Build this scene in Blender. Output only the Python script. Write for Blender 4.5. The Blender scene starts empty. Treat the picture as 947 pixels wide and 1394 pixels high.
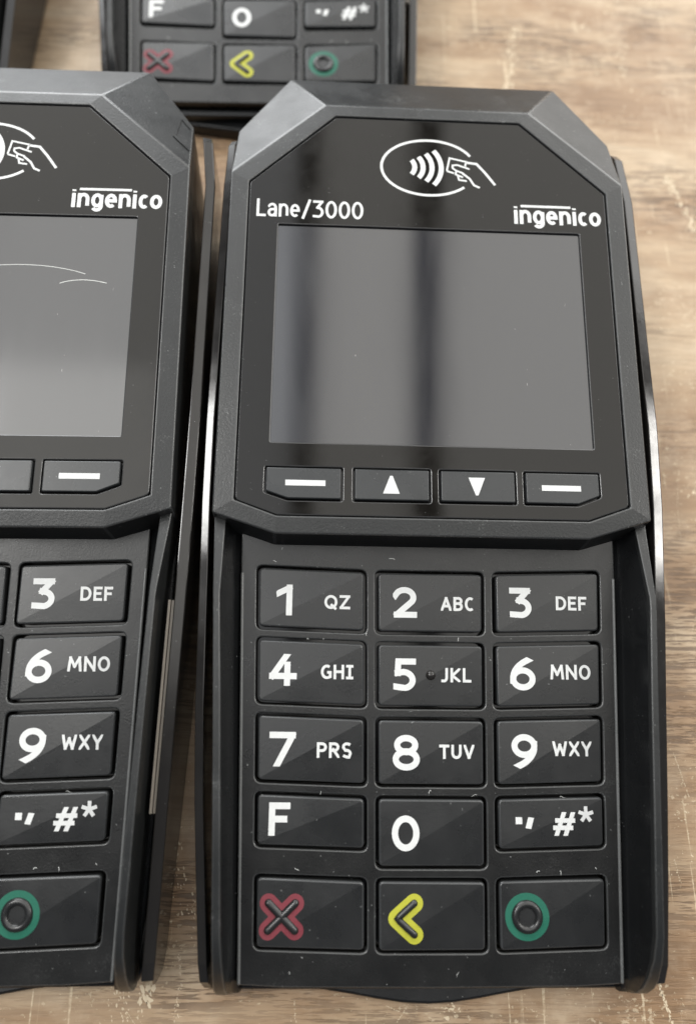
import bpy, bmesh, math, random
from mathutils import Matrix, Vector
random.seed(7)
S = 0.001                                   # all modelling below is in millimetres
scene = bpy.context.scene
COL = scene.collection

# ------------------------------------------------------------------ camera
cam_d = bpy.data.cameras.new('camera')
cam = bpy.data.objects.new('camera', cam_d); COL.objects.link(cam)
cam.matrix_world = Matrix(((0.9991184, -0.0204593, -0.0366581, -19.465*S),
                           (0.0072149, 0.9438980, -0.3301582, 35.592*S),
                           (0.0413563, 0.3296026, 0.9432135, 144.657*S),
                           (0, 0, 0, 1)))
cam_d.sensor_fit = 'VERTICAL'; cam_d.sensor_height = 24.0; cam_d.sensor_width = 24.0
cam_d.lens = 24.0*1000.0/1394.0
cam_d.clip_start = 0.005; cam_d.clip_end = 50.0
cam_d.dof.use_dof = True
cam_d.dof.focus_distance = 0.130
cam_d.dof.aperture_fstop = 6.3
scene.camera = cam

# ------------------------------------------------------------------ light
world = bpy.data.worlds.new('World'); scene.world = world; world.use_nodes = True
bg = world.node_tree.nodes['Background']
bg.inputs['Color'].default_value = (0.74, 0.82, 1.0, 1)
bg.inputs['Strength'].default_value = 0.13

def area_lamp(name, centre, sx, sy, radiance, target=None, color=(1, 1, 1)):
    d = bpy.data.lights.new(name, 'AREA'); d.shape = 'RECTANGLE'
    d.size = sx*S; d.size_y = sy*S
    d.energy = radiance*math.pi*(sx*S)*(sy*S)
    d.color = color
    o = bpy.data.objects.new(name, d); COL.objects.link(o)
    o.location = Vector(centre)*S
    v = (Vector(target)-Vector(centre)) if target else Vector((0, 0, -1))
    o.rotation_euler = v.to_track_quat('-Z', 'Y').to_euler() if target else (0, 0, 0)
    return o

# long ceiling lights 2 m above the table; the two gaps between them are the dark bars in the display
CEIL_Y0, CEIL_Y1 = -420, 3200
def ceiling(x0, x1, rad, col, y0=CEIL_Y0, y1=CEIL_Y1):
    area_lamp('ceiling_lamp', ((x0+x1)/2, (y0+y1)/2, 2000), x1-x0, y1-y0, rad, None, col)
ceiling(-1090, -470, 3.3, (1.0, 0.985, 0.94), CEIL_Y0, 760)
ceiling(-1090, -470, 2.2, (1.0, 0.985, 0.94), 760, CEIL_Y1)
ceiling(-470, -112, 1.75, (0.97, 0.985, 1.0))
ceiling(-42, 243, 2.0, (1.0, 0.975, 0.92))
ceiling(332, 1900, 2.0, (1.0, 0.975, 0.92))
# two fluorescent fittings further out to either side
area_lamp('tube_lamp', (-1260, 430, 1960), 300, 820, 28.0, None, (1.0, 0.99, 0.97))
area_lamp('tube_lamp', (2220, 560, 1960), 380, 1000, 28.0, None, (1.0, 0.97, 0.92))
# a window beyond the table, to the left
area_lamp('window_and_fill_lamp', (-350, 820, 330), 560, 520, 6.8, (-20, 120, 20), (0.97, 0.99, 1.0))
area_lamp('window_and_fill_lamp', (620, 820, 380), 900, 560, 4.0, (60, 160, 0), (1.0, 0.985, 0.95))  # added fill lamp, lifts the far right wood and the right shoulder

scene.view_settings.view_transform = 'Standard'
scene.view_settings.look = 'None'
scene.view_settings.exposure = 0.0
scene.view_settings.gamma = 1.0
scene.view_settings.use_curve_mapping = False
scene.render.engine = 'CYCLES'
scene.cycles.use_denoising = True

# ------------------------------------------------------------------ materials
def new_mat(name):
    m = bpy.data.materials.new(name); m.use_nodes = True
    return m, m.node_tree.nodes, m.node_tree.links, m.node_tree.nodes['Principled BSDF']

def coords(N, L, sx=1000, sy=1000, sz=1000, kind='Object'):
    tc = N.new('ShaderNodeTexCoord'); mp = N.new('ShaderNodeMapping')
    mp.inputs['Scale'].default_value = (sx, sy, sz)
    L.new(tc.outputs[kind], mp.inputs['Vector'])
    return mp.outputs['Vector']

def noise(N, L, vec, scale, detail=3, rough=0.5, dist=0.0):
    n = N.new('ShaderNodeTexNoise'); n.inputs['Scale'].default_value = scale
    n.inputs['Detail'].default_value = detail; n.inputs['Roughness'].default_value = rough
    n.inputs['Distortion'].default_value = dist
    L.new(vec, n.inputs['Vector']); return n.outputs['Fac']

def ramp(N, L, fac, stops):
    r = N.new('ShaderNodeValToRGB'); e = r.color_ramp.elements
    while len(e) < len(stops): e.new(0.5)
    for el, (p, c) in zip(e, stops):
        el.position = p; el.color = (c, c, c, 1) if not isinstance(c, tuple) else (*c, 1)
    L.new(fac, r.inputs['Fac']); return r.outputs['Color']

def mix(N, L, fac, a, b, mode='MIX'):
    m = N.new('ShaderNodeMix'); m.data_type = 'RGBA'; m.blend_type = mode
    for sock, v in ((m.inputs[0], fac), (m.inputs[6], a), (m.inputs[7], b)):
        if hasattr(v, 'links') or hasattr(v, 'is_linked'): L.new(v, sock)
        else: sock.default_value = v if not isinstance(v, tuple) else (*v, 1)
    return m.outputs[2]

def math_n(N, L, op, a, b):
    m = N.new('ShaderNodeMath'); m.operation = op
    for i, v in enumerate((a, b)):
        if hasattr(v, 'is_linked'): L.new(v, m.inputs[i])
        else: m.inputs[i].default_value = v
    return m.outputs[0]

def bump(N, L, bsdf, h, strength, dist):
    b = N.new('ShaderNodeBump'); b.inputs['Strength'].default_value = strength
    b.inputs['Distance'].default_value = dist*S
    L.new(h, b.inputs['Height']); L.new(b.outputs['Normal'], bsdf.inputs['Normal'])

def plastic(name, base, rough, grain=1.0, grain_scale=4.0, dust=0.5, spec=0.5, wear=0.0):
    m, N, L, B = new_mat(name)
    v = coords(N, L)
    big = noise(N, L, v, 0.12, 4, 0.6)
    fine = noise(N, L, v, grain_scale, 2, 0.6)
    # dust: sparse pale flecks and lint
    fl = noise(N, L, v, 1.7, 1, 0.4)
    fleck = ramp(N, L, fl, [(0.785, 0.0), (0.80, 1.0)])
    vl = coords(N, L, 450, 1500, 900)
    lint = ramp(N, L, noise(N, L, vl, 0.9, 2, 0.5, 1.5), [(0.775, 0.0), (0.79, 1.0)])
    d = math_n(N, L, 'MULTIPLY', math_n(N, L, 'MAXIMUM', fleck, lint), dust)
    tone = mix(N, L, big, tuple(c*0.82 for c in base), tuple(c*1.2 for c in base))
    if wear:
        ws = noise(N, L, v, 3.4, 3, 0.7)
        wm = noise(N, L, v, 0.11, 4, 0.65)
        wv = math_n(N, L, 'ADD', ws, math_n(N, L, 'MULTIPLY', math_n(N, L, 'SUBTRACT', wm, 0.5), 0.7))
        tone = mix(N, L, math_n(N, L, 'MULTIPLY', ramp(N, L, wv, [(0.64, 0.0), (0.74, 1.0)]), wear), tone, (0.21, 0.215, 0.21))
    col = mix(N, L, d, tone, (0.36, 0.37, 0.36))
    L.new(col, B.inputs['Base Color'])
    rr = N.new('ShaderNodeMapRange'); rr.inputs[1].default_value = 0.3; rr.inputs[2].default_value = 0.7
    rr.inputs[3].default_value = max(0.03, rough-0.06); rr.inputs[4].default_value = rough+0.08
    L.new(big, rr.inputs[0]); L.new(rr.outputs[0], B.inputs['Roughness'])
    B.inputs['Specular IOR Level'].default_value = spec
    if grain: bump(N, L, B, fine, 0.35*grain, 0.05)
    return m

M = {}
M['shell'] = plastic('textured_black_plastic', (0.019, 0.020, 0.020), 0.34, 2.2, 2.4, 0.4, 0.46, 0.3)
M['panel'] = plastic('black_plastic', (0.011, 0.011, 0.0105), 0.30, 1.3, 2.8, 0.55, 0.55, 0.10)
M['key'] = plastic('key_rubber', (0.0155, 0.016, 0.016), 0.28, 0.6, 2.0, 0.25, 0.62)
M['trough'] = plastic('smooth_black_plastic', (0.009, 0.0095, 0.010), 0.24, 0.3, 2.0, 0.3)
M['bead'] = plastic('worn_highlit_ridge', (0.13, 0.133, 0.13), 0.30, 2.2, 4.5, 0.3, 0.7, 0.8)  # worn ridge, its highlight painted in as a paler base
M['edge'] = plastic('highlit_edge_plastic', (0.045, 0.0465, 0.046), 0.27, 1.6, 4.0, 0.5, 0.7, 0.7)  # paler base paints the bright highlight along bevelled edges
M['key_edge'] = plastic('highlit_key_edge', (0.045, 0.047, 0.048), 0.24, 0.8, 3.0, 0.4, 0.6)  # key bevels coloured lighter in place of their glints
M['glass_edge'] = plastic('highlit_glass_edge', (0.05, 0.05, 0.05), 0.12, 0.4, 3.0, 0.2, 0.8)  # edge highlight of the glass put into its lighter colour
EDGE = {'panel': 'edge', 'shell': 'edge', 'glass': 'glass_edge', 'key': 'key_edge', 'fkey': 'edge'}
M['gloss'] = plastic('glossy_smoked_plastic', (0.020, 0.0185, 0.017), 0.12, 0.2, 1.2, 0.35)
M['glass'] = plastic('black_glass', (0.007, 0.006, 0.0045), 0.05, 0.0, 2, 0.13, 0.36)
M['fkey'] = plastic('function_key_plastic', (0.030, 0.032, 0.033), 0.27, 0.3, 2.0, 0.3)

def lcd():
    m, N, L, B = new_mat('dark_lcd')
    v = coords(N, L)
    B.inputs['Base Color'].default_value = (0.012, 0.012, 0.012, 1)
    B.inputs['IOR'].default_value = 1.90
    sm = noise(N, L, coords(N, L, 420, 60, 400), 0.35, 4, 0.55, 0.6)
    rr = N.new('ShaderNodeMapRange'); rr.inputs[3].default_value = 0.05; rr.inputs[4].default_value = 0.16
    L.new(sm, rr.inputs[0]); L.new(rr.outputs[0], B.inputs['Roughness'])
    fl = ramp(N, L, noise(N, L, coords(N, L, 1500, 520, 900), 0.9, 2, 0.5, 1.2), [(0.775, 0.0), (0.80, 1.0)])
    L.new(mix(N, L, fl, (0.009, 0.009, 0.0115), (0.20, 0.20, 0.19)), B.inputs['Base Color'])
    return m
M['lcd'] = lcd()

def flat(name, c, rough=0.5, spec=0.4):
    m, N, L, B = new_mat(name)
    v = coords(N, L)
    n = noise(N, L, v, 1.3, 3, 0.6)
    L.new(mix(N, L, n, tuple(x*0.9 for x in c), tuple(min(1, x*1.08) for x in c)), B.inputs['Base Color'])
    B.inputs['Roughness'].default_value = rough; B.inputs['Specular IOR Level'].default_value = spec
    return m
M['white'] = flat('white_ink', (0.70, 0.71, 0.70))
M['red'] = flat('red_ink', (0.19, 0.034, 0.046))
M['yellow'] = flat('yellow_ink', (0.44, 0.44, 0.04))
M['green'] = flat('green_ink', (0.013, 0.125, 0.08))
M['trim'] = flat('beige_trim', (0.27, 0.24, 0.20), 0.3)
M['fleck'] = flat('bare_pale_laminate', (0.66, 0.55, 0.39), 0.55)
M['scratch'] = flat('scuffed_plastic', (0.55, 0.56, 0.54), 0.6)

def wood():
    m, N, L, B = new_mat('worn_wood_laminate')
    v = coords(N, L)
    # broad plank tone, streaks along x
    tone = noise(N, L, coords(N, L, 11, 45, 1000), 1.0, 6, 0.62, 0.8)
    c = ramp(N, L, tone, [(0.28, (0.19, 0.104, 0.047)), (0.44, (0.31, 0.196, 0.106)),
                          (0.58, (0.43, 0.312, 0.195)), (0.78, (0.56, 0.45, 0.315))])
    # broad rubbed patches
    rub = ramp(N, L, noise(N, L, coords(N, L, 60, 75, 1000), 1.0, 5, 0.7), [(0.48, 0.0), (0.72, 1.0)])
    c = mix(N, L, math_n(N, L, 'MULTIPLY', rub, 0.5), c, (0.60, 0.48, 0.34))
    # grain dashes: long fine ones and shorter pores
    gm = ramp(N, L, noise(N, L, coords(N, L, 26, 52, 1000), 1.0, 3, 0.5, 0.5), [(0.42, 0.2), (0.62, 1.0)])
    g1 = ramp(N, L, noise(N, L, coords(N, L, 75, 1150, 1000), 1.0, 4, 0.68, 0.3), [(0.505, 0.0), (0.55, 1.0)])
    g2 = ramp(N, L, noise(N, L, coords(N, L, 240, 3000, 1000), 1.0, 2, 0.5, 0.2), [(0.57, 0.0), (0.64, 1.0)])
    gg = math_n(N, L, 'MULTIPLY', math_n(N, L, 'MAXIMUM', g1, g2), gm)
    c = mix(N, L, math_n(N, L, 'MULTIPLY', gg, 0.74), c, (0.080, 0.044, 0.021))
    # pale wear: ragged flecks where the print has rubbed off
    w1 = noise(N, L, coords(N, L, 760, 980, 1000), 1.0, 4, 0.68, 0.3)
    wmask = noise(N, L, coords(N, L, 42, 52, 1000), 1.0, 4, 0.6)
    wsum = math_n(N, L, 'ADD', w1, math_n(N, L, 'MULTIPLY', math_n(N, L, 'SUBTRACT', wmask, 0.5), 0.50))
    wear = ramp(N, L, wsum, [(0.635, 0.0), (0.67, 1.0)])
    c = mix(N, L, math_n(N, L, 'MULTIPLY', wear, 0.45), c, (0.72, 0.60, 0.42))
    # scratches running across the grain
    tc = N.new('ShaderNodeTexCoord')
    tot = None
    for ang, sc, th in ((0.10, 1.0, 0.70), (-0.22, 1.3, 0.715), (0.75, 1.1, 0.725), (-0.9, 1.2, 0.725), (0.35, 0.9, 0.71), (-0.5, 1.5, 0.72)):
        mp = N.new('ShaderNodeMapping'); mp.inputs['Rotation'].default_value = (0, 0, ang)
        mp.inputs['Scale'].default_value = (620*sc, 22*sc, 1)
        L.new(tc.outputs['Object'], mp.inputs['Vector'])
        s = ramp(N, L, noise(N, L, mp.outputs['Vector'], 1.0, 2, 0.5, 0.4), [(th, 0.0), (th+0.03, 1.0)])
        tot = s if tot is None else math_n(N, L, 'MAXIMUM', tot, s)
    brk = ramp(N, L, w1, [(0.40, 0.25), (0.58, 1.0)])
    tot = math_n(N, L, 'MULTIPLY', tot, brk)
    c = mix(N, L, math_n(N, L, 'MULTIPLY', tot, 0.75), c, (0.70, 0.58, 0.40))
    L.new(c, B.inputs['Base Color'])
    rr = N.new('ShaderNodeMapRange'); rr.inputs[3].default_value = 0.36; rr.inputs[4].default_value = 0.58
    L.new(w1, rr.inputs[0]); L.new(rr.outputs[0], B.inputs['Roughness'])
    B.inputs['Specular IOR Level'].default_value = 0.55
    h = math_n(N, L, 'ADD', math_n(N, L, 'MULTIPLY', gg, -0.8), math_n(N, L, 'MULTIPLY', wear, 0.5))
    bump(N, L, B, h, 0.6, 0.12)
    return m
M['wood'] = wood()

# ------------------------------------------------------------------ mesh helpers
def link(o, parent=None):
    COL.objects.link(o)
    if parent is not None: o.parent = parent
    return o

def obj(name, verts, faces, mat, parent=None, smooth=None, flat_faces=()):
    me = bpy.data.meshes.new(name)
    me.from_pydata([(x*S, y*S, z*S) for x, y, z in verts], [], faces)
    me.update()
    if smooth is not None:
        me.polygons.foreach_set('use_smooth', [True]*len(me.polygons))
        me.set_sharp_from_angle(angle=math.radians(smooth))
        for i in flat_faces: me.polygons[i].use_smooth = False
    me.materials.append(M[mat])
    return link(bpy.data.objects.new(name, me), parent)

def bm_obj(name, bm, mat, parent=None, smooth=18, flats=False):
    """bmesh in mm -> object; flats keeps the large faces flat and smooths only the bevels"""
    bmesh.ops.recalc_face_normals(bm, faces=bm.faces[:])
    keep = [f.smooth for f in bm.faces]
    for v in bm.verts: v.co *= S
    me = bpy.data.meshes.new(name); bm.to_mesh(me); bm.free()
    me.polygons.foreach_set('use_smooth', [True]*len(me.polygons))
    me.set_sharp_from_angle(angle=math.radians(smooth))
    me.materials.append(M[mat])
    if flats: me.polygons.foreach_set('use_smooth', keep)
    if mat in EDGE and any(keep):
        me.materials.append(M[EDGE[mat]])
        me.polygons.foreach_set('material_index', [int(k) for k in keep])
    return link(bpy.data.objects.new(name, me), parent)

def bm_from(verts, faces, bev=0.0, seg=2, edge_test=None):
    bm = bmesh.new()
    vs = [bm.verts.new(v) for v in verts]
    for f in faces: bm.faces.new([vs[i] for i in f])
    bm.verts.index_update()
    bmesh.ops.recalc_face_normals(bm, faces=bm.faces[:])
    if bev:
        es = [e for e in bm.edges if len(e.link_faces) == 2 and e.calc_face_angle(0) > 0.15
              and (edge_test is None or edge_test(e))]
        for f in bm.faces: f.smooth = False
        res = bmesh.ops.bevel(bm, geom=es, offset=bev, offset_type='OFFSET', segments=seg, profile=0.5,
                        affect='EDGES', clamp_overlap=True)
        for f in res['faces']: f.smooth = True
    return bm

def along(m):
    """edge test for lofts of m-point sections: only the edges that run lengthwise"""
    return lambda e: e.verts[0].index//m != e.verts[1].index//m

def rounded(poly, r, n=4):
    """round the corners of a polygon; r is one radius or one per corner"""
    out = []; m = len(poly)
    for i in range(m):
        p0, p1, p2 = Vector(poly[i-1]), Vector(poly[i]), Vector(poly[(i+1) % m])
        rr = r[i] if isinstance(r, (list, tuple)) else r
        a = (p0-p1); b = (p2-p1)
        t = min(rr, a.length*0.45, b.length*0.45)
        pa = p1+a.normalized()*t; pb = p1+b.normalized()*t
        for k in range(n+1):
            u = k/n
            q = pa*(1-u)**2 + p1*2*u*(1-u) + pb*u*u
            out.append((q.x, q.y))
    return out

def inset(poly, d):
    """offset a convex counter-clockwise polygon inwards"""
    m = len(poly); out = []
    for i in range(m):
        p0, p1, p2 = Vector(poly[i-1]), Vector(poly[i]), Vector(poly[(i+1) % m])
        n1 = Vector((-(p1-p0).y, (p1-p0).x)).normalized(); n2 = Vector((-(p2-p1).y, (p2-p1).x)).normalized()
        b = n1+n2
        if b.length < 1e-6: b = n1
        b.normalize(); k = d/max(0.35, b.dot(n1))
        out.append((p1.x+b.x*k, p1.y+b.y*k))
    return out

def plate(name, outlines, h0, h1, bev, T, mat, parent, seg=2, edge=True):
    """flat plate with holes (first outline is the rim), top at h1, mapped to space by T(x, y, h)"""
    cu = bpy.data.curves.new('tmp', 'CURVE'); cu.dimensions = '2D'; cu.fill_mode = 'BOTH'
    cu.extrude = (h1-h0)/2-bev; cu.bevel_depth = bev; cu.bevel_resolution = seg-1; cu.offset = -bev
    for poly in outlines:
        sp = cu.splines.new('POLY'); sp.points.add(len(poly)-1); sp.use_cyclic_u = True
        for p, (x, y) in zip(sp.points, poly): p.co = (x, y, 0, 1)
    ob = bpy.data.objects.new('tmp', cu); COL.objects.link(ob)
    bpy.context.view_layer.update()
    dg = bpy.context.evaluated_depsgraph_get()
    me = bpy.data.meshes.new_from_object(ob.evaluated_get(dg))
    bpy.data.objects.remove(ob); bpy.data.curves.remove(cu)
    me.name = name
    hm = (h0+h1)/2
    for v in me.vertices: v.co = Vector(T(v.co.x, v.co.y, v.co.z+hm))*S
    bm = bmesh.new(); bm.from_mesh(me)
    bmesh.ops.remove_doubles(bm, verts=bm.verts[:], dist=1e-7)
    bmesh.ops.recalc_face_normals(bm, faces=bm.faces[:])
    bm.to_mesh(me); bm.free()
    me.materials.clear(); me.materials.append(M[mat])
    up = (Vector(T(0, 0, 1))-Vector(T(0, 0, 0))).normalized()
    me.update()
    me.set_sharp_from_angle(angle=math.radians(50))
    me.polygons.foreach_set('use_smooth', [abs(p.normal.dot(up)) < 0.9995 for p in me.polygons])
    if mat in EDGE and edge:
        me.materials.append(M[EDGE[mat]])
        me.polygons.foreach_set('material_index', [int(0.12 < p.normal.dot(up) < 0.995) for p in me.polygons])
    me.update()
    return link(bpy.data.objects.new(name, me), parent)

# ------------------------------------------------------------------ stroke lettering
def arc(cx, cy, rx, ry, a0, a1, n=14):
    return [(cx+rx*math.cos(math.radians(a0+(a1-a0)*i/n)), cy+ry*math.sin(math.radians(a0+(a1-a0)*i/n))) for i in range(n+1)]
def bez(p0, p1, p2, p3, n=10):
    r = []
    for i in range(n+1):
        u = i/n; a, b, c, d = (1-u)**3, 3*u*(1-u)**2, 3*u*u*(1-u), u**3
        r.append((a*p0[0]+b*p1[0]+c*p2[0]+d*p3[0], a*p0[1]+b*p1[1]+c*p2[1]+d*p3[1]))
    return r
O_ = arc(.5, .5, .5, .5, 90, 450, 32)[:-1]
# glyph: (width / cap height, [strokes]); a stroke is (points, closed); centre lines in a unit box
G = {
 '0': (.74, [(O_, 1)]),
 '1': (.46, [([(.95, 1), (.95, 0)], 0), ([(.95, .98), (.02, .80)], 0)]),
 '2': (.70, [(arc(.47, .70, .50, .30, 155, -35, 14)+[(.04, .0), (1, 0)], 0)]),
 '3': (.70, [([(.0, 1), (.93, 1), (.40, .60)]+arc(.42, .30, .56, .30, 62, -75, 12)+[(.0, .03)], 0)]),
 '4': (.78, [([(.60, 1), (.0, .26), (1, .26)], 0), ([(.70, .60), (.70, 0)], 0)]),
 '5': (.68, [([(.93, 1), (.12, 1), (.08, .56)]+arc(.40, .29, .58, .31, 88, -75, 12)+[(.0, .03)], 0)]),
 '6': (.74, [(arc(.5, .31, .5, .31, 90, 450, 28)[:-1], 1), (bez((.78, 1), (.35, .86), (.0, .62), (.0, .32)), 0)]),
 '7': (.74, [([(0, 1), (.98, 1), (.30, 0)], 0)]),
 '8': (.74, [(arc(.5, .76, .43, .24, 90, 450, 26)[:-1], 1), (arc(.5, .27, .5, .27, 90, 450, 26)[:-1], 1)]),
 '9': (.74, [(arc(.5, .69, .5, .31, 90, 450, 28)[:-1], 1), (bez((.22, 0), (.65, .14), (1, .38), (1, .68)), 0)]),
 'A': (.82, [([(0, 0), (.5, 1), (1, 0)], 0), ([(.22, .30), (.78, .30)], 2)]),
 'B': (.72, [([(0, 0), (0, 1), (.5, 1)]+arc(.55, .77, .40, .23, 90, -90, 8)+[(.1, .54)], 0), ([(.1, .54), (.5, .54)]+arc(.56, .27, .44, .27, 90, -90, 8)+[(0, 0)], 0)]),
 'C': (.72, [(arc(.62, .5, .60, .5, 55, 305, 20), 2)]),
 'D': (.78, [([(0, 0), (0, 1), (.40, 1)]+arc(.40, .5, .60, .5, 88, -88, 14)+[(.40, 0), (0, 0)], 0)]),
 'E': (.62, [([(1, 1), (0, 1), (0, 0), (1, 0)], 0), ([(0, .52), (.85, .52)], 2)]),
 'F': (.62, [([(1, 1), (0, 1), (0, 0)], 0), ([(0, .50), (.82, .50)], 2)]),
 'G': (.78, [(arc(.58, .5, .56, .5, 55, 285, 18)+[(1, .08), (1, .46), (.62, .46)], 2)]),
 'H': (.76, [([(0, 0), (0, 1)], 0), ([(1, 0), (1, 1)], 0), ([(0, .52), (1, .52)], 2)]),
 'I': (.52, [([(.5, 0), (.5, 1)], 0), ([(0, 1), (1, 1)], 2), ([(0, 0), (1, 0)], 2)]),
 'J': (.50, [([(.9, 1), (.9, .35)]+arc(.40, .33, .50, .33, 0, -95, 8)+[(0, .0)], 0)]),
 'K': (.74, [([(0, 0), (0, 1)], 0), ([(.95, 1), (.08, .46), (1, 0)], 0)]),
 'L': (.60, [([(0, 1), (0, 0), (1, 0)], 0)]),
 'M': (.98, [([(0, 0), (.10, 1), (.5, .30), (.90, 1), (1, 0)], 0)]),
 'N': (.80, [([(0, 0), (0, 1), (1, 0), (1, 1)], 0)]),
 'O': (.84, [(O_, 1)]),
 'P': (.68, [([(0, 0), (0, 1), (.45, 1)]+arc(.52, .73, .48, .27, 90, -90, 10)+[(.1, .46)], 0)]),
 'Q': (.86, [(O_, 1), ([(.58, .22), (.92, -.06)], 2)]),
 'R': (.72, [([(0, 0), (0, 1), (.45, 1)]+arc(.50, .74, .46, .26, 90, -90, 10)+[(.1, .48)], 0), ([(.45, .48), (1, 0)], 0)]),
 'S': (.68, [(bez((.95, .92), (.55, 1.08), (.0, 1.02), (.03, .72))+bez((.05, .46), (.98, .60), (.98, .26), (.98, .24))[1:]+bez((.98, -.04), (.40, -.08), (.0, .10), (.0, .10))[1:-1], 2)]),
 'T': (.74, [([(0, 1), (1, 1)], 2), ([(.5, 1), (.5, 0)], 0)]),
 'U': (.76, [([(0, 1), (0, .40)]+arc(.5, .38, .5, .38, 180, 360, 12)+[(1, 1)], 0)]),
 'V': (.80, [([(0, 1), (.5, 0), (1, 1)], 0)]),
 'W': (1.08, [([(0, 1), (.22, 0), (.5, .80), (.78, 0), (1, 1)], 0)]),
 'X': (.78, [([(0, 0), (1, 1)], 0), ([(0, 1), (1, 0)], 0)]),
 'Y': (.78, [([(0, 1), (.5, .45), (1, 1)], 0), ([(.5, .5), (.5, 0)], 0)]),
 'Z': (.70, [([(0, 1), (1, 1), (0, 0), (1, 0)], 0)]),
 '/': (.62, [([(0, -.16), (1, 1.12)], 3)]),
 'a': (.60, [(bez((.08, .66), (.35, .80), (1, .78), (1, .42))+[(1, 0)], 0), ([(1, .40), (.5, .40)]+arc(.42, .20, .42, .20, 90, 270, 10)+[(.62, .0), (1, .14)], 2)]),
 'n': (.62, [([(0, 0), (0, .70)], 2), ([(0, .46)]+arc(.5, .42, .5, .30, 170, 0, 12)+[(1, 0)], 2)]),
 'e': (.62, [([(.04, .36), (1, .36)]+arc(.5, .36, .5, .35, 10, 310, 18), 3)]),
 'g': (.62, [(arc(.5, .36, .5, .35, 90, 450, 22)[:-1], 1), ([(1, .72), (1, -.02)]+arc(.5, -.02, .5, .24, 0, -150, 10), 3)]),
 'i': (.22, [([(.5, 0), (.5, .70)], 2), ([(.42, .93), (.66, 1.04)], 3)]),
 'c': (.50, [(arc(.62, .36, .60, .35, 50, 310, 16), 2)]),
 'o': (.64, [(arc(.5, .36, .5, .35, 90, 450, 26)[:-1], 1)]),
 '#': (.90, [([(.18, 0), (.48, 1)], 0), ([(.58, 0), (.88, 1)], 0), ([(.10, .68), (1, .68)], 3), ([(0, .30), (.90, .30)], 3)]),
}

def stroke_strip(pts, closed, t, step):
    """ribbon of width t along pts, mitred; returns (left, right) vertex lists"""
    P = [Vector(p) for p in pts]
    Q = [P[0]]
    for p in P[1:]:
        if (p-Q[-1]).length > 1e-5: Q.append(p)
    P = Q
    segs = []
    m = len(P)
    for i in range(m if closed else m-1):
        a, b = P[i], P[(i+1) % m]
        k = max(1, int((b-a).length/step))
        for j in range(k): segs.append(a.lerp(b, j/k))
    if not closed: segs.append(P[-1])
    P = segs; m = len(P); Lf = []; Rt = []
    for i in range(m):
        if closed: d1 = (P[i]-P[i-1]); d2 = (P[(i+1) % m]-P[i])
        else:
            d1 = P[i]-P[i-1] if i else P[1]-P[0]
            d2 = P[i+1]-P[i] if i < m-1 else P[i]-P[i-1]
        d1.normalize(); d2.normalize()
        n1 = Vector((-d1.y, d1.x)); n2 = Vector((-d2.y, d2.x)); b = n1+n2
        b = n1 if b.length < 1e-4 else b.normalized()
        k = (t/2)/max(0.42, b.dot(n1))
        Lf.append(P[i]+b*k); Rt.append(P[i]-b*k)
    return Lf, Rt

def split_sharp(pts, t, limit=50):
    """cut a polyline at sharp corners; each piece runs on a little so that the corner fills"""
    P = [Vector(pts[0])]
    for p in pts[1:]:
        if (Vector(p)-P[-1]).length > 0.01: P.append(Vector(p))
    out = []; cur = [P[0]]
    for i in range(1, len(P)-1):
        cur.append(P[i])
        d1 = (P[i]-P[i-1]).normalized(); d2 = (P[i+1]-P[i]).normalized()
        th = math.acos(max(-1, min(1, d1.dot(d2))))
        if math.degrees(th) > limit:
            e = min(0.5, 0.5*math.tan(th/2))*t
            cur[-1] = P[i]+d1*e; out.append(cur); cur = [P[i]-d2*e]
    cur.append(P[-1]); out.append(cur)
    return out

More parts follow.
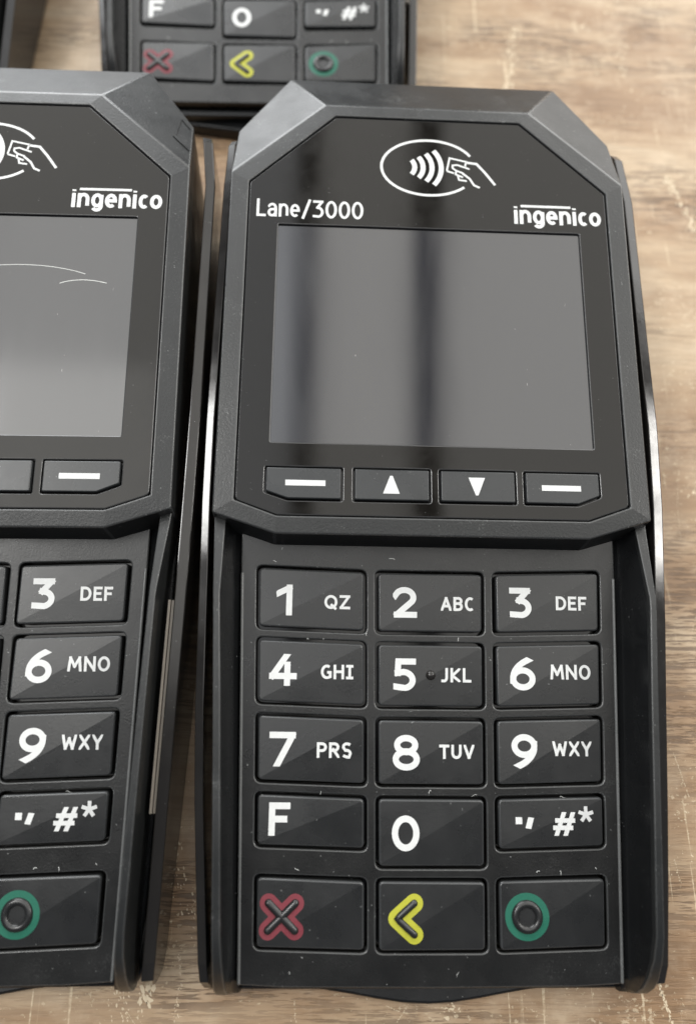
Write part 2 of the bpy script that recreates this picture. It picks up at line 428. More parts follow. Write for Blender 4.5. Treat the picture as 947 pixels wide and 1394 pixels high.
class Ink:
    """collects flat ink ribbons; T maps (x, y, lift) to mm space"""
    def __init__(s, T, lift=0.03, step=0.5): s.T = T; s.v = []; s.f = []; s.k = 0; s.lift = lift; s.step = step
    def ribbon(s, pts, t, closed=False, ylim=None, z=None, xlim=None):
        Lf, Rt = stroke_strip(pts, closed, t, s.step)
        h = s.lift+0.006*(s.k % 6) if z is None else z; s.k += 1
        b = len(s.v); m = len(Lf)
        for i, (a, c) in enumerate(zip(Lf, Rt)):
            d = (Lf[min(i+1, m-1)]-Lf[max(i-1, 0)])+(Rt[min(i+1, m-1)]-Rt[max(i-1, 0)])
            for q in (a, c):
                if ylim is not None and not ylim[0] <= q.y <= ylim[1] and abs(d.y) > 0.35*d.length:
                    q = q+d*((min(max(q.y, ylim[0]), ylim[1])-q.y)/d.y)   # trim along the stroke
                y = q.y if ylim is None else min(max(q.y, ylim[0]), ylim[1])
                x = q.x if xlim is None else min(max(q.x, xlim[0]), xlim[1])
                s.v.append(s.T(x, y, h))
        for i in range(m if closed else m-1):
            j = (i+1) % m
            s.f.append((b+2*i, b+2*i+1, b+2*j+1, b+2*j))
    def disc(s, cx, cy, r, n=20):
        h = s.lift+0.006*(s.k % 6); s.k += 1; b = len(s.v)
        for i in range(n): s.v.append(s.T(cx+r*math.cos(2*math.pi*i/n), cy+r*math.sin(2*math.pi*i/n), h))
        s.f.append(tuple(range(b, b+n)))
    def text(s, txt, x0, x1, y0, y1, t, gap=0.16, slant=0.0):
        """text with its baseline at y0 and cap height y1-y0, stretched to fill x0..x1"""
        H = y1-y0
        ws = [G[c][0]*H for c in txt]
        total = sum(ws)+gap*H*(len(txt)-1); kx = (x1-x0)/total
        x = x0
        for c, w in zip(txt, ws):
            w *= kx
            for pts, mode in G[c][1]:
                q = [(x+t/2+px*(w-t), y0+t/2+py*(H-t)) for px, py in pts]
                closed = mode == 1
                if not closed:
                    e = t*0.9 if mode == 0 else (t*0.5 if mode == 2 and len(pts) == 2 else 0.0)
                    a, b = Vector(q[0]), Vector(q[1]); a = a+(a-b).normalized()*e; q[0] = (a.x, a.y)
                    a, b = Vector(q[-1]), Vector(q[-2]); a = a+(a-b).normalized()*e; q[-1] = (a.x, a.y)
                    if mode == 0:
                        q = [(min(max(px, x-0.02*H), x+w+0.02*H), py) for px, py in q]
                lim = (y0, y1) if mode == 0 else None
                for piece in ([q] if closed else split_sharp(q, t)):
                    s.ribbon(piece, t, closed, lim, None, (x-0.01, x+w+0.01) if mode == 0 else None)
            x += w+gap*H*kx
    def build(s, name, mat, parent): 
        o = obj(name, s.v, s.f, mat, parent)
        return o

def tube(pts, r, T, closed=False, n=8, flat_=0.7):
    """half-buried rounded ridge along pts (2D), section radius r, height r*flat_"""
    P = [Vector(p) for p in pts]; m = len(P); v = []; f = []
    rows = []
    for i in range(m):
        d = (P[(i+1) % m]-P[i-1]) if (closed or 0 < i < m-1) else (P[1]-P[0] if i == 0 else P[-1]-P[-2])
        d.normalize(); nrm = Vector((-d.y, d.x))
        rows.append((P[i], d, nrm, r))
    if not closed:
        head = [(P[0]-rows[0][1]*r*math.sin(a), rows[0][1], rows[0][2], r*math.cos(a)) for a in (1.45, 1.1, .7, .35)]
        tail = [(P[-1]+rows[-1][1]*r*math.sin(a), rows[-1][1], rows[-1][2], r*math.cos(a)) for a in (.35, .7, 1.1, 1.45)]
        rows = head+rows+tail
    for p, d, nrm, rr in rows:
        for k in range(n+1):
            a = math.pi*k/n
            q = p+nrm*rr*math.cos(a)
            v.append(T(q.x, q.y, rr*flat_*math.sin(a)-0.02))
    R = len(rows)
    for i in range(R if closed else R-1):
        j = (i+1) % R
        for k in range(n):
            f.append((i*(n+1)+k, i*(n+1)+k+1, j*(n+1)+k+1, j*(n+1)+k))
    return v, f

# ------------------------------------------------------------------ the terminal (local frame: x right, y away from user, z up)
AL, BE = 0.1519, 0.1017                      # slope of keypad and of display
KH0, HH1 = 8.0, 25.95
ca, sa, cb, sb = math.cos(AL), math.sin(AL), math.cos(BE), math.sin(BE)
def KP(x, y, h): return (x, y*ca-h*sa, KH0+y*sa+h*ca)          # keypad plane
def HP(x, y, h): return (x, 80+(y-80)*cb-h*sb, HH1+(y-80)*sb+h*cb)  # display plane
def ky(Y): return Y/ca
def hy(Y): return 80+(Y-80)/cb

TAP, BOW, XG, XW = 0.0365, 0.627, 20.324, 18.86
YT = [69.66, 57.21, 44.52, 31.75, 18.87]
YB = [58.51, 45.91, 33.15, 22.96, 7.50]
def key_poly(r, c):
    """counter-clockwise opening of key r, c on the keypad plane: BL, BR, TR, TL"""
    out = []
    for u, top in ((0, 0), (1, 0), (1, 1), (0, 1)):
        x = (c-1)*XG+(u-.5)*XW
        y = YT[r] if top else YB[r]
        if r == 3 and c == 1 and not top: y = 20.27
        if c != 1: y += BOW*max(0, (abs(x)-10)/20)
        out.append((x*(1+TAP*(y-40)/40), y))
    return out

LEG = {  # big glyph and small letters, boxes measured on the keypad (x0, ytop, x1, ybottom)
 (0, 0): [('1', -26.9, 66.1, -24.1, 60.8, 1), ('QZ', -18.5, 64.4, -14.1, 62.0, 0)],
 (0, 1): [('2', -6.5, 66.0, -2.4, 60.7, 1), ('ABC', 1.9, 64.4, 7.7, 62.0, 0)],
 (0, 2): [('3', 14.1, 66.2, 17.9, 60.9, 1), ('DEF', 22.3, 64.8, 27.7, 62.4, 0)],
 (1, 0): [('4', -27.7, 54.3, -23.1, 49.0, 1), ('GHI', -18.9, 52.6, -13.4, 50.2, 0)],
 (1, 1): [('5', -6.4, 53.8, -2.6, 48.4, 1), ('JKL', 1.9, 52.3, 7.0, 49.9, 0)],
 (1, 2): [('6', 13.9, 54.3, 18.2, 48.7, 1), ('MNO', 20.9, 53.1, 27.9, 50.6, 0)],
 (2, 0): [('7', -27.3, 41.5, -22.9, 36.0, 1), ('PRS', -19.3, 39.9, -13.5, 37.4, 0)],
 (2, 1): [('8', -6.5, 41.2, -2.0, 35.5, 1), ('TUV', 1.4, 39.7, 7.3, 37.4, 0)],
 (2, 2): [('9', 13.8, 41.5, 18.1, 35.9, 1), ('WXY', 20.8, 40.4, 27.5, 38.0, 0)],
 (3, 0): [('F', -27.0, 30.3, -23.6, 25.2, 1)],
 (3, 1): [('0', -6.6, 28.4, -2.1, 22.9, 1)],
 (3, 2): [], (4, 0): [], (4, 1): [], (4, 2): [],
}
KEYLAB = {(4, 0): 'cancel key with a raised cross in a red outline', (4, 1): 'correction key with a raised arrow in a yellow outline',
          (4, 2): 'enter key with a raised circle in a green ring', (3, 0): 'key printed F', (3, 1): 'key printed 0, taller than its neighbours',
          (3, 2): 'key printed with a dot, comma, hash and star'}
KTOP = 0.55                                   # key face above the panel

def make_key(r, c, root):
    op = key_poly(r, c)
    base = inset(op, 0.52)
    o0 = rounded(base, 0.75, 4)               # 5 points per corner, BL BR TR TL
    n = len(o0)
    rings = [(o0, -2.6), (o0, KTOP-0.34), (inset(o0, 0.09), KTOP-0.12), (inset(o0, 0.30), KTOP)]
    kr = random.Random(r*7+c*31+5); ka, kb, kt = kr.uniform(.6, 1.25), kr.uniform(.6, 1.3), kr.uniform(-.06, .06)
    rings = [(o, h+(kt if h > 0 else 0)) for o, h in rings]
    top = rings[-1][0]
    bl, tr = Vector(top[2]), Vector(top[12])
    dv = (tr-bl).normalized(); nv = Vector((-dv.y, dv.x))
    def drop(x, y):
        s = nv.dot(Vector((x, y))-bl)
        return kt-0.050*ka*abs(s) if s > 0 else kt-0.030*kb*abs(s)
    v = []; f = []
    for k, (ring, h) in enumerate(rings):
        for x, y in ring: v.append(KP(x, y, h+(drop(x, y)-kt if k else 0)))
    for k in range(3):
        for i in range(n):
            j = (i+1) % n; f.append((k*n+i, k*n+j, (k+1)*n+j, (k+1)*n+i))
    b = 3*n
    f.append(tuple(b+i for i in range(2, 13)))
    f.append(tuple(b+(i % n) for i in range(12, n+3)))
    flat_ids = [len(f)-2, len(f)-1]
    key = obj('key', v, f, 'key', root, 50, flat_ids)
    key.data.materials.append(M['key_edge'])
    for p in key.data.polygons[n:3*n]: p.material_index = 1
    if (r, c) in KEYLAB: key['label'] = KEYLAB[(r, c)]
    else: key['label'] = 'number key printed ' + ' '.join(t[0] for t in LEG[(r, c)])
    T = lambda x, y, h: KP(x, y, KTOP+drop(x, y)+h)
    if LEG[(r, c)]:
        ink = Ink(T, 0.07)
        for txt, x0, yt, x1, yb, bigone in LEG[(r, c)]:
            ink.text(txt, x0-.05, x1+.05, ky(yb), ky(yt), 1.04 if bigone else 0.46, gap=0.14 if not bigone else 0)
        ink.build('legend', 'white', key)
    if (r, c) == (1, 1):
        v, f = [], []
        cx, cy = 0.0, ky(51.05); rr = 0.85
        for a in range(7):
            th = a/6*math.pi/2
            for k in range(18):
                v.append(T(cx+rr*math.cos(th)*math.cos(k*math.pi/9), cy+rr*math.cos(th)*math.sin(k*math.pi/9), rr*0.75*math.sin(th)-0.02))
        for a in range(6):
            for k in range(18):
                f.append((a*18+k, a*18+(k+1) % 18, (a+1)*18+(k+1) % 18, (a+1)*18+k))
        obj('touch_dot', v, f, 'gloss', key, 60)
    if (r, c) == (3, 2):
        ink = Ink(T, 0.07)
        y1 = ky(28.25)
        ink.ribbon([(14.1, y1-.55), (15.2, y1-.55)], 1.1)
        ink.ribbon([(16.75, y1+.05), (16.15, y1-1.85)], 0.95, False, (y1-1.85, y1))
        ink.text('#', 20.0, 24.5, ky(25.4), ky(29.1), 0.72)
        cx, cy = 26.0, ky(28.75)
        for k in range(5):
            a = math.radians(90+72*k); ink.ribbon([(cx, cy), (cx+1.3*math.cos(a), cy+1.3*math.sin(a))], 0.6)
        ink.build('legend', 'white', key)
    if r == 4:
        if c == 0:
            cx, cy, q = -24.5, ky(13.0), 2.15
            st = [[(cx-q, cy-q*.94), (cx+q, cy+q*.94)], [(cx-q, cy+q*.94), (cx+q, cy-q*.94)]]; mat = 'red'; wd = 2.9
        elif c == 1:
            st = [[(-2.95, ky(15.0)), (-5.75, ky(12.7)), (-2.95, ky(10.35))]]; mat = 'yellow'; wd = 2.9
        else:
            st = [arc(15.6, ky(13.0), 2.45, 2.45, 0, 360, 40)[:-1]]; mat = 'green'
        ink = Ink(T, 0.02, 0.4)
        if c == 2:
            ink.ribbon(arc(15.6, ky(13.0), 3.05, 3.05, 0, 360, 48)[:-1], 1.15, True)
        else:
            for s_ in st:
                for p, q2 in zip(s_, s_[1:]): ink.ribbon([p, q2], wd)
                for p in s_: ink.disc(p[0], p[1], wd/2, 28)
        ink.build('symbol_outline', mat, key)
        vv, ff = [], []
        for s_ in st:
            a, b_ = Vector(s_[0]), Vector(s_[-1])
            if c == 2: sub = arc(15.6, ky(13.0), 1.95, 1.95, 0, 360, 40)[:-1]
            else:
                sub = []
                for p, q2 in zip(s_, s_[1:]):
                    for k in range(6): sub.append(Vector(p).lerp(Vector(q2), k/6))
                sub.append(Vector(s_[-1]))
            v, f = tube(sub, 0.66 if c == 0 else 0.58 if c == 1 else 0.62, T, c == 2, 8, 0.85)
            o = len(vv); vv += v; ff += [tuple(i+o for i in t_) for t_ in f]
        obj('raised_symbol', vv, ff, 'key', key, 60)
    return key

def make_terminal():
    root = link(bpy.data.objects.new('payment_terminal', None))
    root.empty_display_size = 0.02
    # ---- base plate resting on the table, bowed out at the front
    pl = []
    for i in range(17):
        x = -34+68*i/16
        pl.append((x, 1.7-3.0*math.exp(-(x/15.5)**2)))
    pl += [(35.6, 5), (37.0, 78), (36.6, 155), (26.6, 169), (-26.6, 169), (-36.6, 155), (-37.0, 78), (-35.6, 5)]
    plate('base_plate', [pl], 0.0, 3.2, 0.5, lambda x, y, h: (x, y, h), 'trough', root)
    # ---- lower shell under the keypad; its top is the trough beside the keypad panel
    st = [(1.0, 33.2, -3.0), (2.6, 34.0, -2.6), (6.0, 34.6, -2.5), (12, 35.4, -2.5), (40, 36.9, -2.5), (70, 37.8, -2.5), (82, 37.8, -2.5)]
    v = []; f = []
    for y, w, h in st:
        X, Y, Z = KP(0, y, h)
        v += [(-w, Y, Z), (w, Y, Z), (w-0.4, Y+0.4, 2.0), (-w+0.4, Y+0.4, 2.0)]
    for i in range(len(st)-1):
        a, b = 4*i, 4*i+4
        for k in range(4): f.append((a+k, a+(k+1) % 4, b+(k+1) % 4, b+k))
    f += [(3, 2, 1, 0), tuple(4*(len(st)-1)+k for k in range(4))]
    bm_obj('lower_shell', bm_from(v, f, 0.35, 2), 'trough', root)
    # ---- keypad panel with its fifteen openings
    yb_, yt_ = 2.35, 78.0
    outer = [(-31.3, yb_+.55), (-24, yb_+.15), (0, yb_), (24, yb_+.15), (31.3, yb_+.55), (33.2, 66), (33.5, yt_), (-33.5, yt_), (-33.2, 66)]
    holes = [rounded(key_poly(r, c), 1.15, 4) for r in range(5) for c in range(3)]
    kp = plate('keypad_panel', [rounded(outer, 0.6, 2)]+holes, -2.0, 0.0, 0.26, KP, 'panel', root, 3)
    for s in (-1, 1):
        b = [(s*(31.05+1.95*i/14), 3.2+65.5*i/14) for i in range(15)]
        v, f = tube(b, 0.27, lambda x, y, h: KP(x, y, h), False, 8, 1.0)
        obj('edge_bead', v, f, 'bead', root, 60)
    # dark floor that closes the openings
    plate('keypad_floor', [[(-32, 4), (32, 4), (32.8, 73), (-32.8, 73)]], -2.9, -2.45, 0.05, KP, 'glass', root, 1)
    for r in range(5):
        for c in range(3): make_key(r, c, root)
    # lint caught on the keypad
    ink = Ink(lambda x, y, h: KP(x, y, h), 0.05, 0.3)
    lr = random.Random(11)
    for _ in range(16):
        yy = lr.choice([71.5, 58.0, 45.2, 32.4, 20.6, 5.0, 4.2, 19.6]) + lr.uniform(-.6, .6); xx = lr.uniform(-30, 30)
        a = lr.uniform(0, 6.3); ln = lr.uniform(.25, 1.3)
        p0 = (xx, yy); p3 = (xx+ln*math.cos(a), yy+ln*math.sin(a)*.7)
        ink.ribbon(bez(p0, (xx+lr.uniform(-.4, .4), yy+.3), (p3[0], p3[1]+lr.uniform(-.5, .3)), p3, 5), lr.uniform(.05, .10))
    lint = ink.build('lint', 'scratch', kp); lint['kind'] = 'stuff'
    # ---- raised sides of the keypad well: sloping inner face, thin rail on top that flares under the head and turns in at the front
    #        y, panel edge, rail inner, rail outer, rail height
    sect = [(1.3, 31.1, 32.6, 34.3, -1.0), (1.9, 31.2, 32.65, 34.5, 1.6), (3.2, 31.3, 32.75, 34.6, 4.1), (5.0, 31.35, 32.85, 34.55, 6.0), (8.0, 31.4, 33.05, 34.5, 7.9), (11.5, 31.5, 33.3, 34.6, 8.75), (30, 32.0, 34.15, 35.35, 8.7),
            (46, 32.6, 34.85, 36.05, 8.6), (61.5, 33.0, 35.65, 36.75, 8.5), (63.0, 33.0, 35.7, 36.85, 8.3), (75.3, 33.4, 35.85, 37.75, 4.1), (77.5, 33.4, 35.85, 37.9, 3.5)]
    sect = [((Y+h*sa)/ca, xb, xi, xo, h) for Y, xb, xi, xo, h in sect]
    for s in (-1, 1):
        v = []; f = []; w = []
        for y, xb, xi, xo, h in sect:
            d = xi-xb; hb = min(-.9, h-.6)
            v += [KP(s*(xb-.3), y, -2.6), KP(s*xb, y, hb), KP(s*(xb+.38*d), y, hb+(h-hb)*.12), KP(s*(xb+.68*d), y, hb+(h-hb)*.45), KP(s*(xi+.25), y, h-.18), KP(s*(xi+.25), y, -2.6)]
            w += [KP(s*xi, y, h), KP(s*xo, y, h), KP(s*(xo+.1), y, -2.8), KP(s*(xi+.3), y, -2.8)]
        g = []
        for i in range(len(sect)-1):
            for k in range(6): f.append((6*i+k, 6*i+(k+1) % 6, 6*i+6+(k+1) % 6, 6*i+6+k))
            for k in range(4): g.append((4*i+k, 4*i+(k+1) % 4, 4*i+4+(k+1) % 4, 4*i+4+k))
        e = len(sect)-1
        f += [tuple(range(6))[::-1], tuple(6*e+k for k in range(6))]
        g += [tuple(range(4))[::-1], tuple(4*e+k for k in range(4))]
        bm_obj('keypad_side', bm_from(v, f), 'trough', root, 40)
        bm_obj('keypad_rail', bm_from(w, g, 0.2, 2, along(4)), 'shell', root)
    # ---- head housing: frame round the display, sloping shoulders, side walls
    G8 = [(-27.0, hy(76.35)), (27.0, hy(76.35)), (34.45, hy(79.0)), (34.45, hy(141.5)), (18.15, hy(156.8)), (-18.15, hy(156.8)), (-34.45, hy(141.5)), (-34.45, hy(79.0))]
    O8 = [(-27.3, hy(73.3)), (27.0, hy(73.3)), (38.05, hy(76.8)), (38.0, hy(143.6)), (20.2, hy(159.5)), (-20.2, hy(159.5)), (-38.0, hy(143.6)), (-38.05, hy(76.8))]
    rim = 0.28
    v = [HP(x, y, rim-1.6) for x, y in G8] + [HP(x, y, rim) for x, y in G8] + [HP(x, y, rim-.36) for x, y in O8]
    low = [(-27.6, 73.0, 17.0), (27.3, 73.0, 17.0), (38.1, 76.2, 17.0), (37.5, 156.4, 29), (27.6, 171.3, 29.3), (-27.6, 171.3, 29.3), (-37.5, 156.4, 29), (-38.1, 76.2, 17.0)]
    p0, p1, p2 = Vector(v[8+8+3]), Vector(v[8+8+4]), Vector(low[4])
    nn = (p1-p0).cross(p2-p0)
    zz = p0.z-(nn.x*(37.5-p0.x)+nn.y*(156.4-p0.y))/nn.z
    low[3] = (37.5, 156.4, zz); low[6] = (-37.5, 156.4, zz)
    v += low
    bot = [(-27.6, 73.4, 2.2), (27.3, 73.4, 2.2), (37.2, 76.4, 2.2), (36.6, 156, 2.2), (27.0, 170, 2.2), (-27.0, 170, 2.2), (-36.6, 156, 2.2), (-37.2, 76.4, 2.2)]
    v += bot
    f = []
    for lv in range(4):
        for i in range(8):
            j = (i+1) % 8; f.append((lv*8+i, lv*8+j, (lv+1)*8+j, (lv+1)*8+i))
    f.append(tuple(range(32, 40)))
    f.append(tuple(range(0, 8)))
    bm_obj('head_housing', bm_from(v, f, 0.3, 3), 'shell', root, 60, True)
    # small latch recess frame on the right shoulder
    A, B_, C_, D_ = [Vector(v[i]) for i in (19, 20, 28, 27)]
    def SH(u, w, h):
        p = (A.lerp(D_, w)).lerp(B_.lerp(C_, w), u)
        nrm = (B_-A).cross(D_-A).normalized()
        if nrm.z < 0: nrm = -nrm
        q = p+nrm*h; return (q.x, q.y, q.z)
    vv = []; ff = []
    q0 = [(.03, .34), (.25, .34), (.25, .90), (.03, .90)]
    q1 = [(.055, .40), (.225, .40), (.225, .84), (.055, .84)]
    for q, h in ((q0, 0.0), (q0, .22), (q1, .22), (q1, .02)): vv += [SH(a, b, h) for a, b in q]
    for lv in range(3):
        for i in range(4): ff.append((lv*4+i, lv*4+(i+1) % 4, (lv+1)*4+(i+1) % 4, (lv+1)*4+i))
    ff.append((12, 13, 14, 15))
    obj('latch', vv, ff, 'shell', root)
    # ---- display panel (black glass) with openings for the screen and the four function keys
    gp = inset(G8, 0.20)
    SX0, SX1, SY0, SY1 = -28.6, 28.75, 89.6, 132.9
    def fpoly(k):
        x0 = (-29.35, -14.05, 0.95, 15.85)[k]; x1 = x0+13.55
        y0, y1 = hy(79.1), hy(85.15)
        if k == 0: return [(x0+4.0, y0), (x1, y0), (x1, y1), (x0, y1), (x0, y0+1.35)]
        if k == 3: return [(x0, y0), (x1-4.0, y0), (x1, y0+1.6), (x1, y1), (x0, y1)]
        return [(x0, y0), (x1, y0), (x1, y1), (x0, y1)]
    rings = [rounded(gp, [.2, .2, .8, .5, .3, .3, .5, .8], 3),
             rounded([(SX0, SY0), (SX1, SY0), (SX1, SY1), (SX0, SY1)], 0.25, 2)]
    rings += [rounded(fpoly(k), 0.35, 3) for k in range(4)]
    disp = plate('display_panel', rings, -1.1, 0.0, 0.2, HP, 'glass', root, 3)
    plate('screen', [[(SX0-.4, SY0-.4), (SX1+.4, SY0-.4), (SX1+.4, SY1+.4), (SX0-.4, SY1+.4)]], -0.95, -0.42, 0.02, HP, 'lcd', disp, 1)
    # printing on the glass
    ink = Ink(HP, 0.02)
    ink.text('Lane/3000', -32.8, -12.6, hy(134.1), hy(137.85), 0.5, 0.11)
    ink.build('model_lettering', 'white', disp)
    ink = Ink(HP, 0.02)
    y0, y1 = hy(134.35), hy(138.35)
    ink.text('ingenico', 16.3, 33.2, y0, y1, 0.70, 0.09)
    ink.ribbon([(17.7, y1-0.10), (27.4, y1-0.10)], 0.5)
    ink.build('brand_lettering', 'white', disp)
    ink = Ink(HP, 0.02, 0.4)
    cx, cy = 0.05, hy(146.0)
    rx, ry = 9.2, 6.15
    el = [(cx+rx*math.cos(math.radians(a)), cy+ry*math.sin(math.radians(a))) for a in range(28, 319, 5)]
    ink.ribbon(el, 0.52)
    for k, (xk, r_) in enumerate(((-3.6, 2.3), (-2.4, 3.4), (-1.1, 4.5), (0.25, 5.6))):
        c0 = (xk-r_*0.62, cy)
        ink.ribbon([(c0[0]+r_*1.02*math.cos(math.radians(a)), c0[1]+r_*1.02*math.sin(math.radians(a))) for a in range(-42, 43, 6)], 0.95)
    hx, hyy = 3.4, cy
    ink.ribbon([(hx+.15, hyy-.6), (hx+.75, hyy+2.3), (hx+4.0, hyy+1.6), (hx+3.75, hyy+.55)], 0.36)
    ink.ribbon([(hx+.15, hyy-.6), (hx+1.6, hyy-1.05)], 0.36)
    ink.ribbon([(hx+4.6, hyy+.0), (hx+2.2, hyy+.85), (hx+1.3, hyy+.7), (hx+1.3, hyy+.1), (hx+2.0, hyy-.45), (hx+3.4, hyy-1.0)], 0.36)
    ink.ribbon([(hx+2.0, hyy-.5), (hx+1.9, hyy-1.3), (hx+3.3, hyy-1.9)], 0.36)
    ink.ribbon([(hx+2.3, hyy-1.6), (hx+2.5, hyy-2.5), (hx+4.0, hyy-2.7)], 0.36)
    ink.ribbon([(hx+3.2, hyy-1.0), (hx+4.6, hyy-2.2), (hx+5.4, hyy-3.6), (hx+6.5, hyy-4.1)], 0.42)
    ink.ribbon([(hx+3.9, hyy+1.45), (hx+6.0, hyy+1.2), (hx+7.6, hyy-.7), (hx+9.5, hyy-3.4)], 0.5)
    ink.build('contactless_symbol', 'white', disp)
    # function keys
    for k in range(4):
        o0 = rounded(inset(fpoly(k), 0.3), 0.3, 3); n = len(o0)
        rg = [(o0, -1.5), (o0, .12), (inset(o0, .06), .26), (inset(o0, .2), .34)]
        v = [HP(x, y, h) for ring, h in rg for x, y in ring]
        f = [(l*n+i, l*n+(i+1) % n, (l+1)*n+(i+1) % n, (l+1)*n+i) for l in range(3) for i in range(n)]
        f.append(tuple(range(3*n, 4*n)))
        fk = obj('function_key', v, f, 'fkey', root, 40, [len(f)-1])
        fk['label'] = ('left function key with a white dash', 'function key with a white up arrow', 'function key with a white down arrow', 'right function key with a white dash')[k]
        T = lambda x, y, h: HP(x, y, .34+h)
        ink = Ink(T, 0.03, 2)
        yc = hy(82.15)
        if k in (0, 3):
            xc = -22.25 if k == 0 else 22.35
            ink.ribbon([(xc-3.45, yc), (xc+3.45, yc)], 1.0)
        else:
            xc, d = (-7.4, 1) if k == 1 else (7.5, -1)
            b = len(ink.v)
            for a, y in ((-1.45, -1.6), (1.45, -1.6), (.22, 1.6), (-.22, 1.6)): ink.v.append(T(xc+a, yc+d*y, .03))
            ink.f.append((b, b+1, b+2, b+3))
        ink.build('legend', 'white', fk)
    plate('function_key_floor', [[(-33, hy(78.2)), (33, hy(78.2)), (33, hy(88)), (-33, hy(88))]], -1.9, -1.2, 0.05, HP, 'glass', root, 1)
    # ---- outer side walls: plain wall on the left, card swipe wall standing off on the right
    def wall(name, s, path, th, mat):
        v = []; f = []
        for Y, x, zt, zb in path:
            v += [(s*(x-th/2), Y, zt+.105*th), (s*(x+th/2), Y, zt-.105*th), (s*(x+th/2), Y, zb), (s*(x-th/2), Y, zb)]
        m = 4
        for i in range(len(path)-1):
            a, b = m*i, m*i+m
            for k in range(m): f.append((a+k, a+(k+1) % m, b+(k+1) % m, b+k))
        f += [tuple(range(m))[::-1], tuple(m*(len(path)-1)+k for k in range(m))]
        return bm_obj(name, bm_from(v, f, 0.2, 2, along(4)), mat, root, 15)
    wall('swipe_wall', 1, [(1.8, 36.3, 6.0, 2.5), (3.2, 36.8, 9.6, 1.2), (6, 37.1, 11.0, .8), (18, 37.7, 13.4, .8), (30, 38.25, 15.6, .8), (46, 39.0, 18.2, .8), (60, 39.7, 20.5, .8), (80, 40.5, 23.6, .8),
                           (95, 40.9, 25.1, .8), (144, 41.2, 27.6, .8), (154.5, 40.2, 28.0, .8), (156.5, 39.8, 27.0, 3)], 1.9, 'gloss')
    wall('side_wall', -1, [(1.8, 36.2, 5.5, 2.5), (3.2, 36.6, 8.2, 1.2), (6, 36.9, 9.6, .8), (30, 38.6, 13.6, .8), (45, 39.25, 16.1, .8), (60, 39.5, 18.6, .8), (80, 39.7, 22.5, .8),
                           (95, 39.7, 24.4, .8), (144, 39.3, 27.6, .8), (154.5, 38.9, 28.0, .8), (156.5, 38.6, 27.0, 3)], 1.5, 'gloss')
    # pale double strip in the swipe slot
    for dx, dz, hw in ((0, 0, .2), (0.62, -.25, .26)):
        v = []; f = []
        path = [(28, 36.45, 15.3), (40, 37.0, 17.2), (52, 37.55, 19.1), (62, 38.0, 20.6)]
        for Y, x, z in path: v += [(x+dx-hw, Y, z+dz), (x+dx+hw, Y, z+dz), (x+dx+hw, Y, z+dz-1.5), (x+dx-hw, Y, z+dz-1.5)]
        for i in range(3):
            a, b = 4*i, 4*i+4
            for k in range(4): f.append((a+k, a+(k+1) % 4, b+(k+1) % 4, b+k))
        f += [(3, 2, 1, 0), (12, 13, 14, 15)]
        obj('slot_strip', v, f, 'trim', root)
    return root

GROUP = 'card payment terminals laid out on the table'
def tag(o, label, cat='terminal', group=GROUP):
    o['label'] = label; o['category'] = cat
    if group: o['group'] = group

def copy_tree(o, parent=None):
    c = o.copy(); COL.objects.link(c); c.parent = parent
    for ch in list(o.children): copy_tree(ch, c)
    return c

# ------------------------------------------------------------------ table
v = [(x, y, z) for z in (-28, 0) for x, y in ((-900, -500), (900, -500), (900, 1000), (-900, 1000))]
bm = bm_from(v, [(3, 2, 1, 0), (4, 5, 6, 7), (0, 1, 5, 4), (1, 2, 6, 5), (2, 3, 7, 6), (3, 0, 4, 7)], 1.5, 2)
table = bm_obj('table_top', bm, 'wood', None)
table['kind'] = 'structure'
table['label'] = 'worn brown wood-effect table top with pale scratches'

# chipped pale flecks and scratch trails where the printed wood has worn through
fr = random.Random(23)
TRAILS = [
    ([(40.3, 1.9), (40.9, -0.3), (42.2, -5.1)], 0.22, 9, 0.12),
    ([(48.5, 38.9), (50.5, 30.5)], 0.1, 8, 0.05),
    ([(46.0, 20.5), (46.7, 16.6)], 0.1, 8, 0.06),
    ([(-42.2, 6.5), (-41.5, 1.0), (-42.0, -4.7)], 0.14, 5, 0.25),
    ([(-47.2, 1.0), (-46.5, -0.9)], 0.5, 9, 0.5),
    ([(-48.3, -0.0), (-47.6, -4.7)], 0.16, 4, 0.3),
    ([(-52.0, 0.5), (-50.3, -4.7)], 0.2, 7, 1.0),
    ([(-2.7, -1.8), (-5.0, -4.7)], 0.09, 7, 0.05),
    ([(-7.0, -2.1), (-4.3, -3.2)], 0.09, 7, 0.05),
    ([(57.9, 97.4), (56.4, 88.9), (56.1, 81.5)], 0.08, 7, 0.03),
    ([(66.1, 178.4), (68.8, 170.4), (71.3, 162.1)], 0.5, 3, 0.7),
    ([(42.4, 31.0), (51.0, 27.9)], 0.22, 2, 1.4),
    ([(40.4, 15.6), (40.4, 5.2)], 0.14, 3, 1.2),
    ([(-45.6, 28.7), (-43.8, 19.0), (-40.2, 9.8)], 0.25, 3, 1.6),
    ([(30.9, 227.6), (26.8, 195.8)], 0.4, 3, 0.8),
    ([(61.1, 223.9), (58.5, 210.3)], 0.3, 3, 0.8),
    ([(20.7, -3.9), (17.1, -2.6)], 0.1, 6, 0.1),
    ([(-22.3, -1.2), (-22.0, -4.8)], 0.09, 6, 0.08),
]
fv, ff = [], []
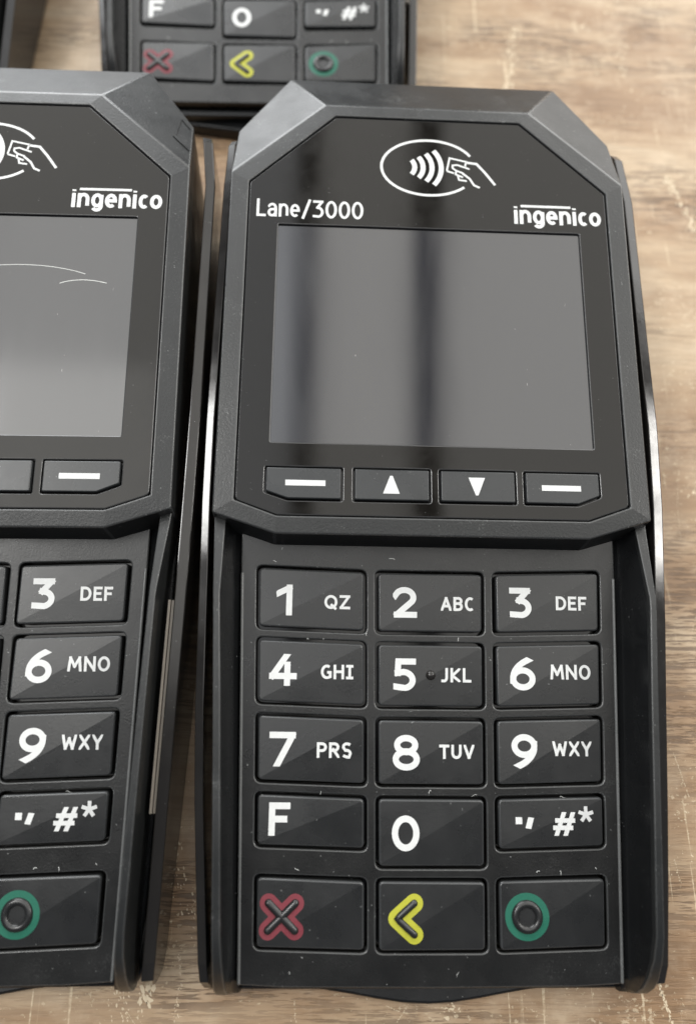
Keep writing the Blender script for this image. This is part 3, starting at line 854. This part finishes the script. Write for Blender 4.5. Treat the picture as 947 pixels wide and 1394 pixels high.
def fleck(x, y, r, stretch=1.0, a=None):
    a = fr.uniform(0, math.pi) if a is None else a
    n = fr.choice((4, 5, 6)); b = len(fv); z = 0.012+0.004*(len(ff) % 5)
    for k in range(n):
        t = 2*math.pi*k/n+fr.uniform(-.35, .35); q = r*fr.uniform(.55, 1.25)
        u, w_ = q*math.cos(t)*stretch, q*math.sin(t)/stretch
        fv.append((x+u*math.cos(a)-w_*math.sin(a), y+u*math.sin(a)+w_*math.cos(a), z))
    ff.append(tuple(range(b, b+n)))
def trail(pts, r, dens, jit):
    for (x0, y0), (x1, y1) in zip(pts, pts[1:]):
        L_ = math.hypot(x1-x0, y1-y0); a = math.atan2(y1-y0, x1-x0)
        for k in range(int(L_*dens)):
            u = fr.random()
            fleck(x0+(x1-x0)*u+fr.gauss(0, jit), y0+(y1-y0)*u+fr.gauss(0, jit), r*fr.uniform(.4, 1.2), 1.5, a+fr.gauss(0, .3))
for t_ in TRAILS: trail(*t_)
for _ in range(150):                                     # loose clusters
    cx, cy = fr.uniform(-150, 150), fr.uniform(-35, 300); sp = fr.uniform(1.0, 5.0)
    for k in range(fr.randint(3, 22)):
        fleck(cx+fr.gauss(0, sp), cy+fr.gauss(0, sp*.7), min(.55, fr.lognormvariate(-2.0, .55)), fr.uniform(1, 1.6))
for _ in range(60):                                      # fine scratches, mostly across the grain
    cx, cy = fr.uniform(-150, 150), fr.uniform(-35, 300); a = math.pi/2+fr.gauss(0, .55); L_ = fr.uniform(3, 16)
    trail([(cx, cy), (cx+L_*math.cos(a), cy+L_*math.sin(a))], fr.uniform(.05, .10), fr.uniform(4, 8), .03)
wear = obj('worn_flecks', fv, ff, 'fleck', table); wear['kind'] = 'stuff'

# ------------------------------------------------------------------ place the terminals
term = make_terminal()
tag(term, 'black card terminal at right, whole keypad, display and symbols in view')
poses = [(-82.085, 0.08, 0.0123, 'black card terminal cut by the left picture edge, its right-hand keys in view'),
         (-36.247, 185.615, 0.0371, 'blurred black card terminal behind, only its two bottom key rows showing'),
         (-134.0, 184.0, 0.03, 'black card terminal in the top left corner, only its side edge showing')]
copies = []
for x, y, a, lab in poses:
    c = copy_tree(term); c.location = (x*S, y*S, 0); c.rotation_euler = (0, 0, a)
    tag(c, lab); copies.append(c)
for t_ in [term]+copies[1:]:                  # only the left terminal shows the latch on its shoulder
    for ch in list(t_.children):
        if ch.name.startswith('latch'): bpy.data.objects.remove(ch)

# scuffs on the left terminal: two curved scratches on its screen, a chipped patch on the lip
left = copies[0]
disp_l = [c for c in left.children if c.name.startswith('display_panel')][0]
ink = Ink(lambda x, y, h: HP(x, y, h-0.42), 0.02, 1.0)
ink.ribbon(bez((-2, 121.5), (6, 123.2), (14, 123), (20.0, 121.0)), 0.14)
ink.ribbon(bez((15.5, 119.0), (18, 120.0), (21, 120), (24.0, 119.2)), 0.16)
sc = ink.build('scratch', 'scratch', disp_l)
head_l = [c for c in left.children if c.name.startswith('head_housing')][0]
ink = Ink(lambda x, y, h: (x, 74.6+(x-30.5)*0.30-0.12-h, y), 0.03, 0.4)
for _ in range(9):
    x = 31.5+random.gauss(0, 1.3); z = 22.6+random.gauss(0, .55)
    ink.ribbon([(x, z), (x+random.uniform(-.8, .8), z+random.uniform(-.35, .5)), (x+random.uniform(-1, 1), z+random.uniform(-.5, .5))], random.uniform(.12, .3))
ink.build('scuff', 'scratch', head_l)
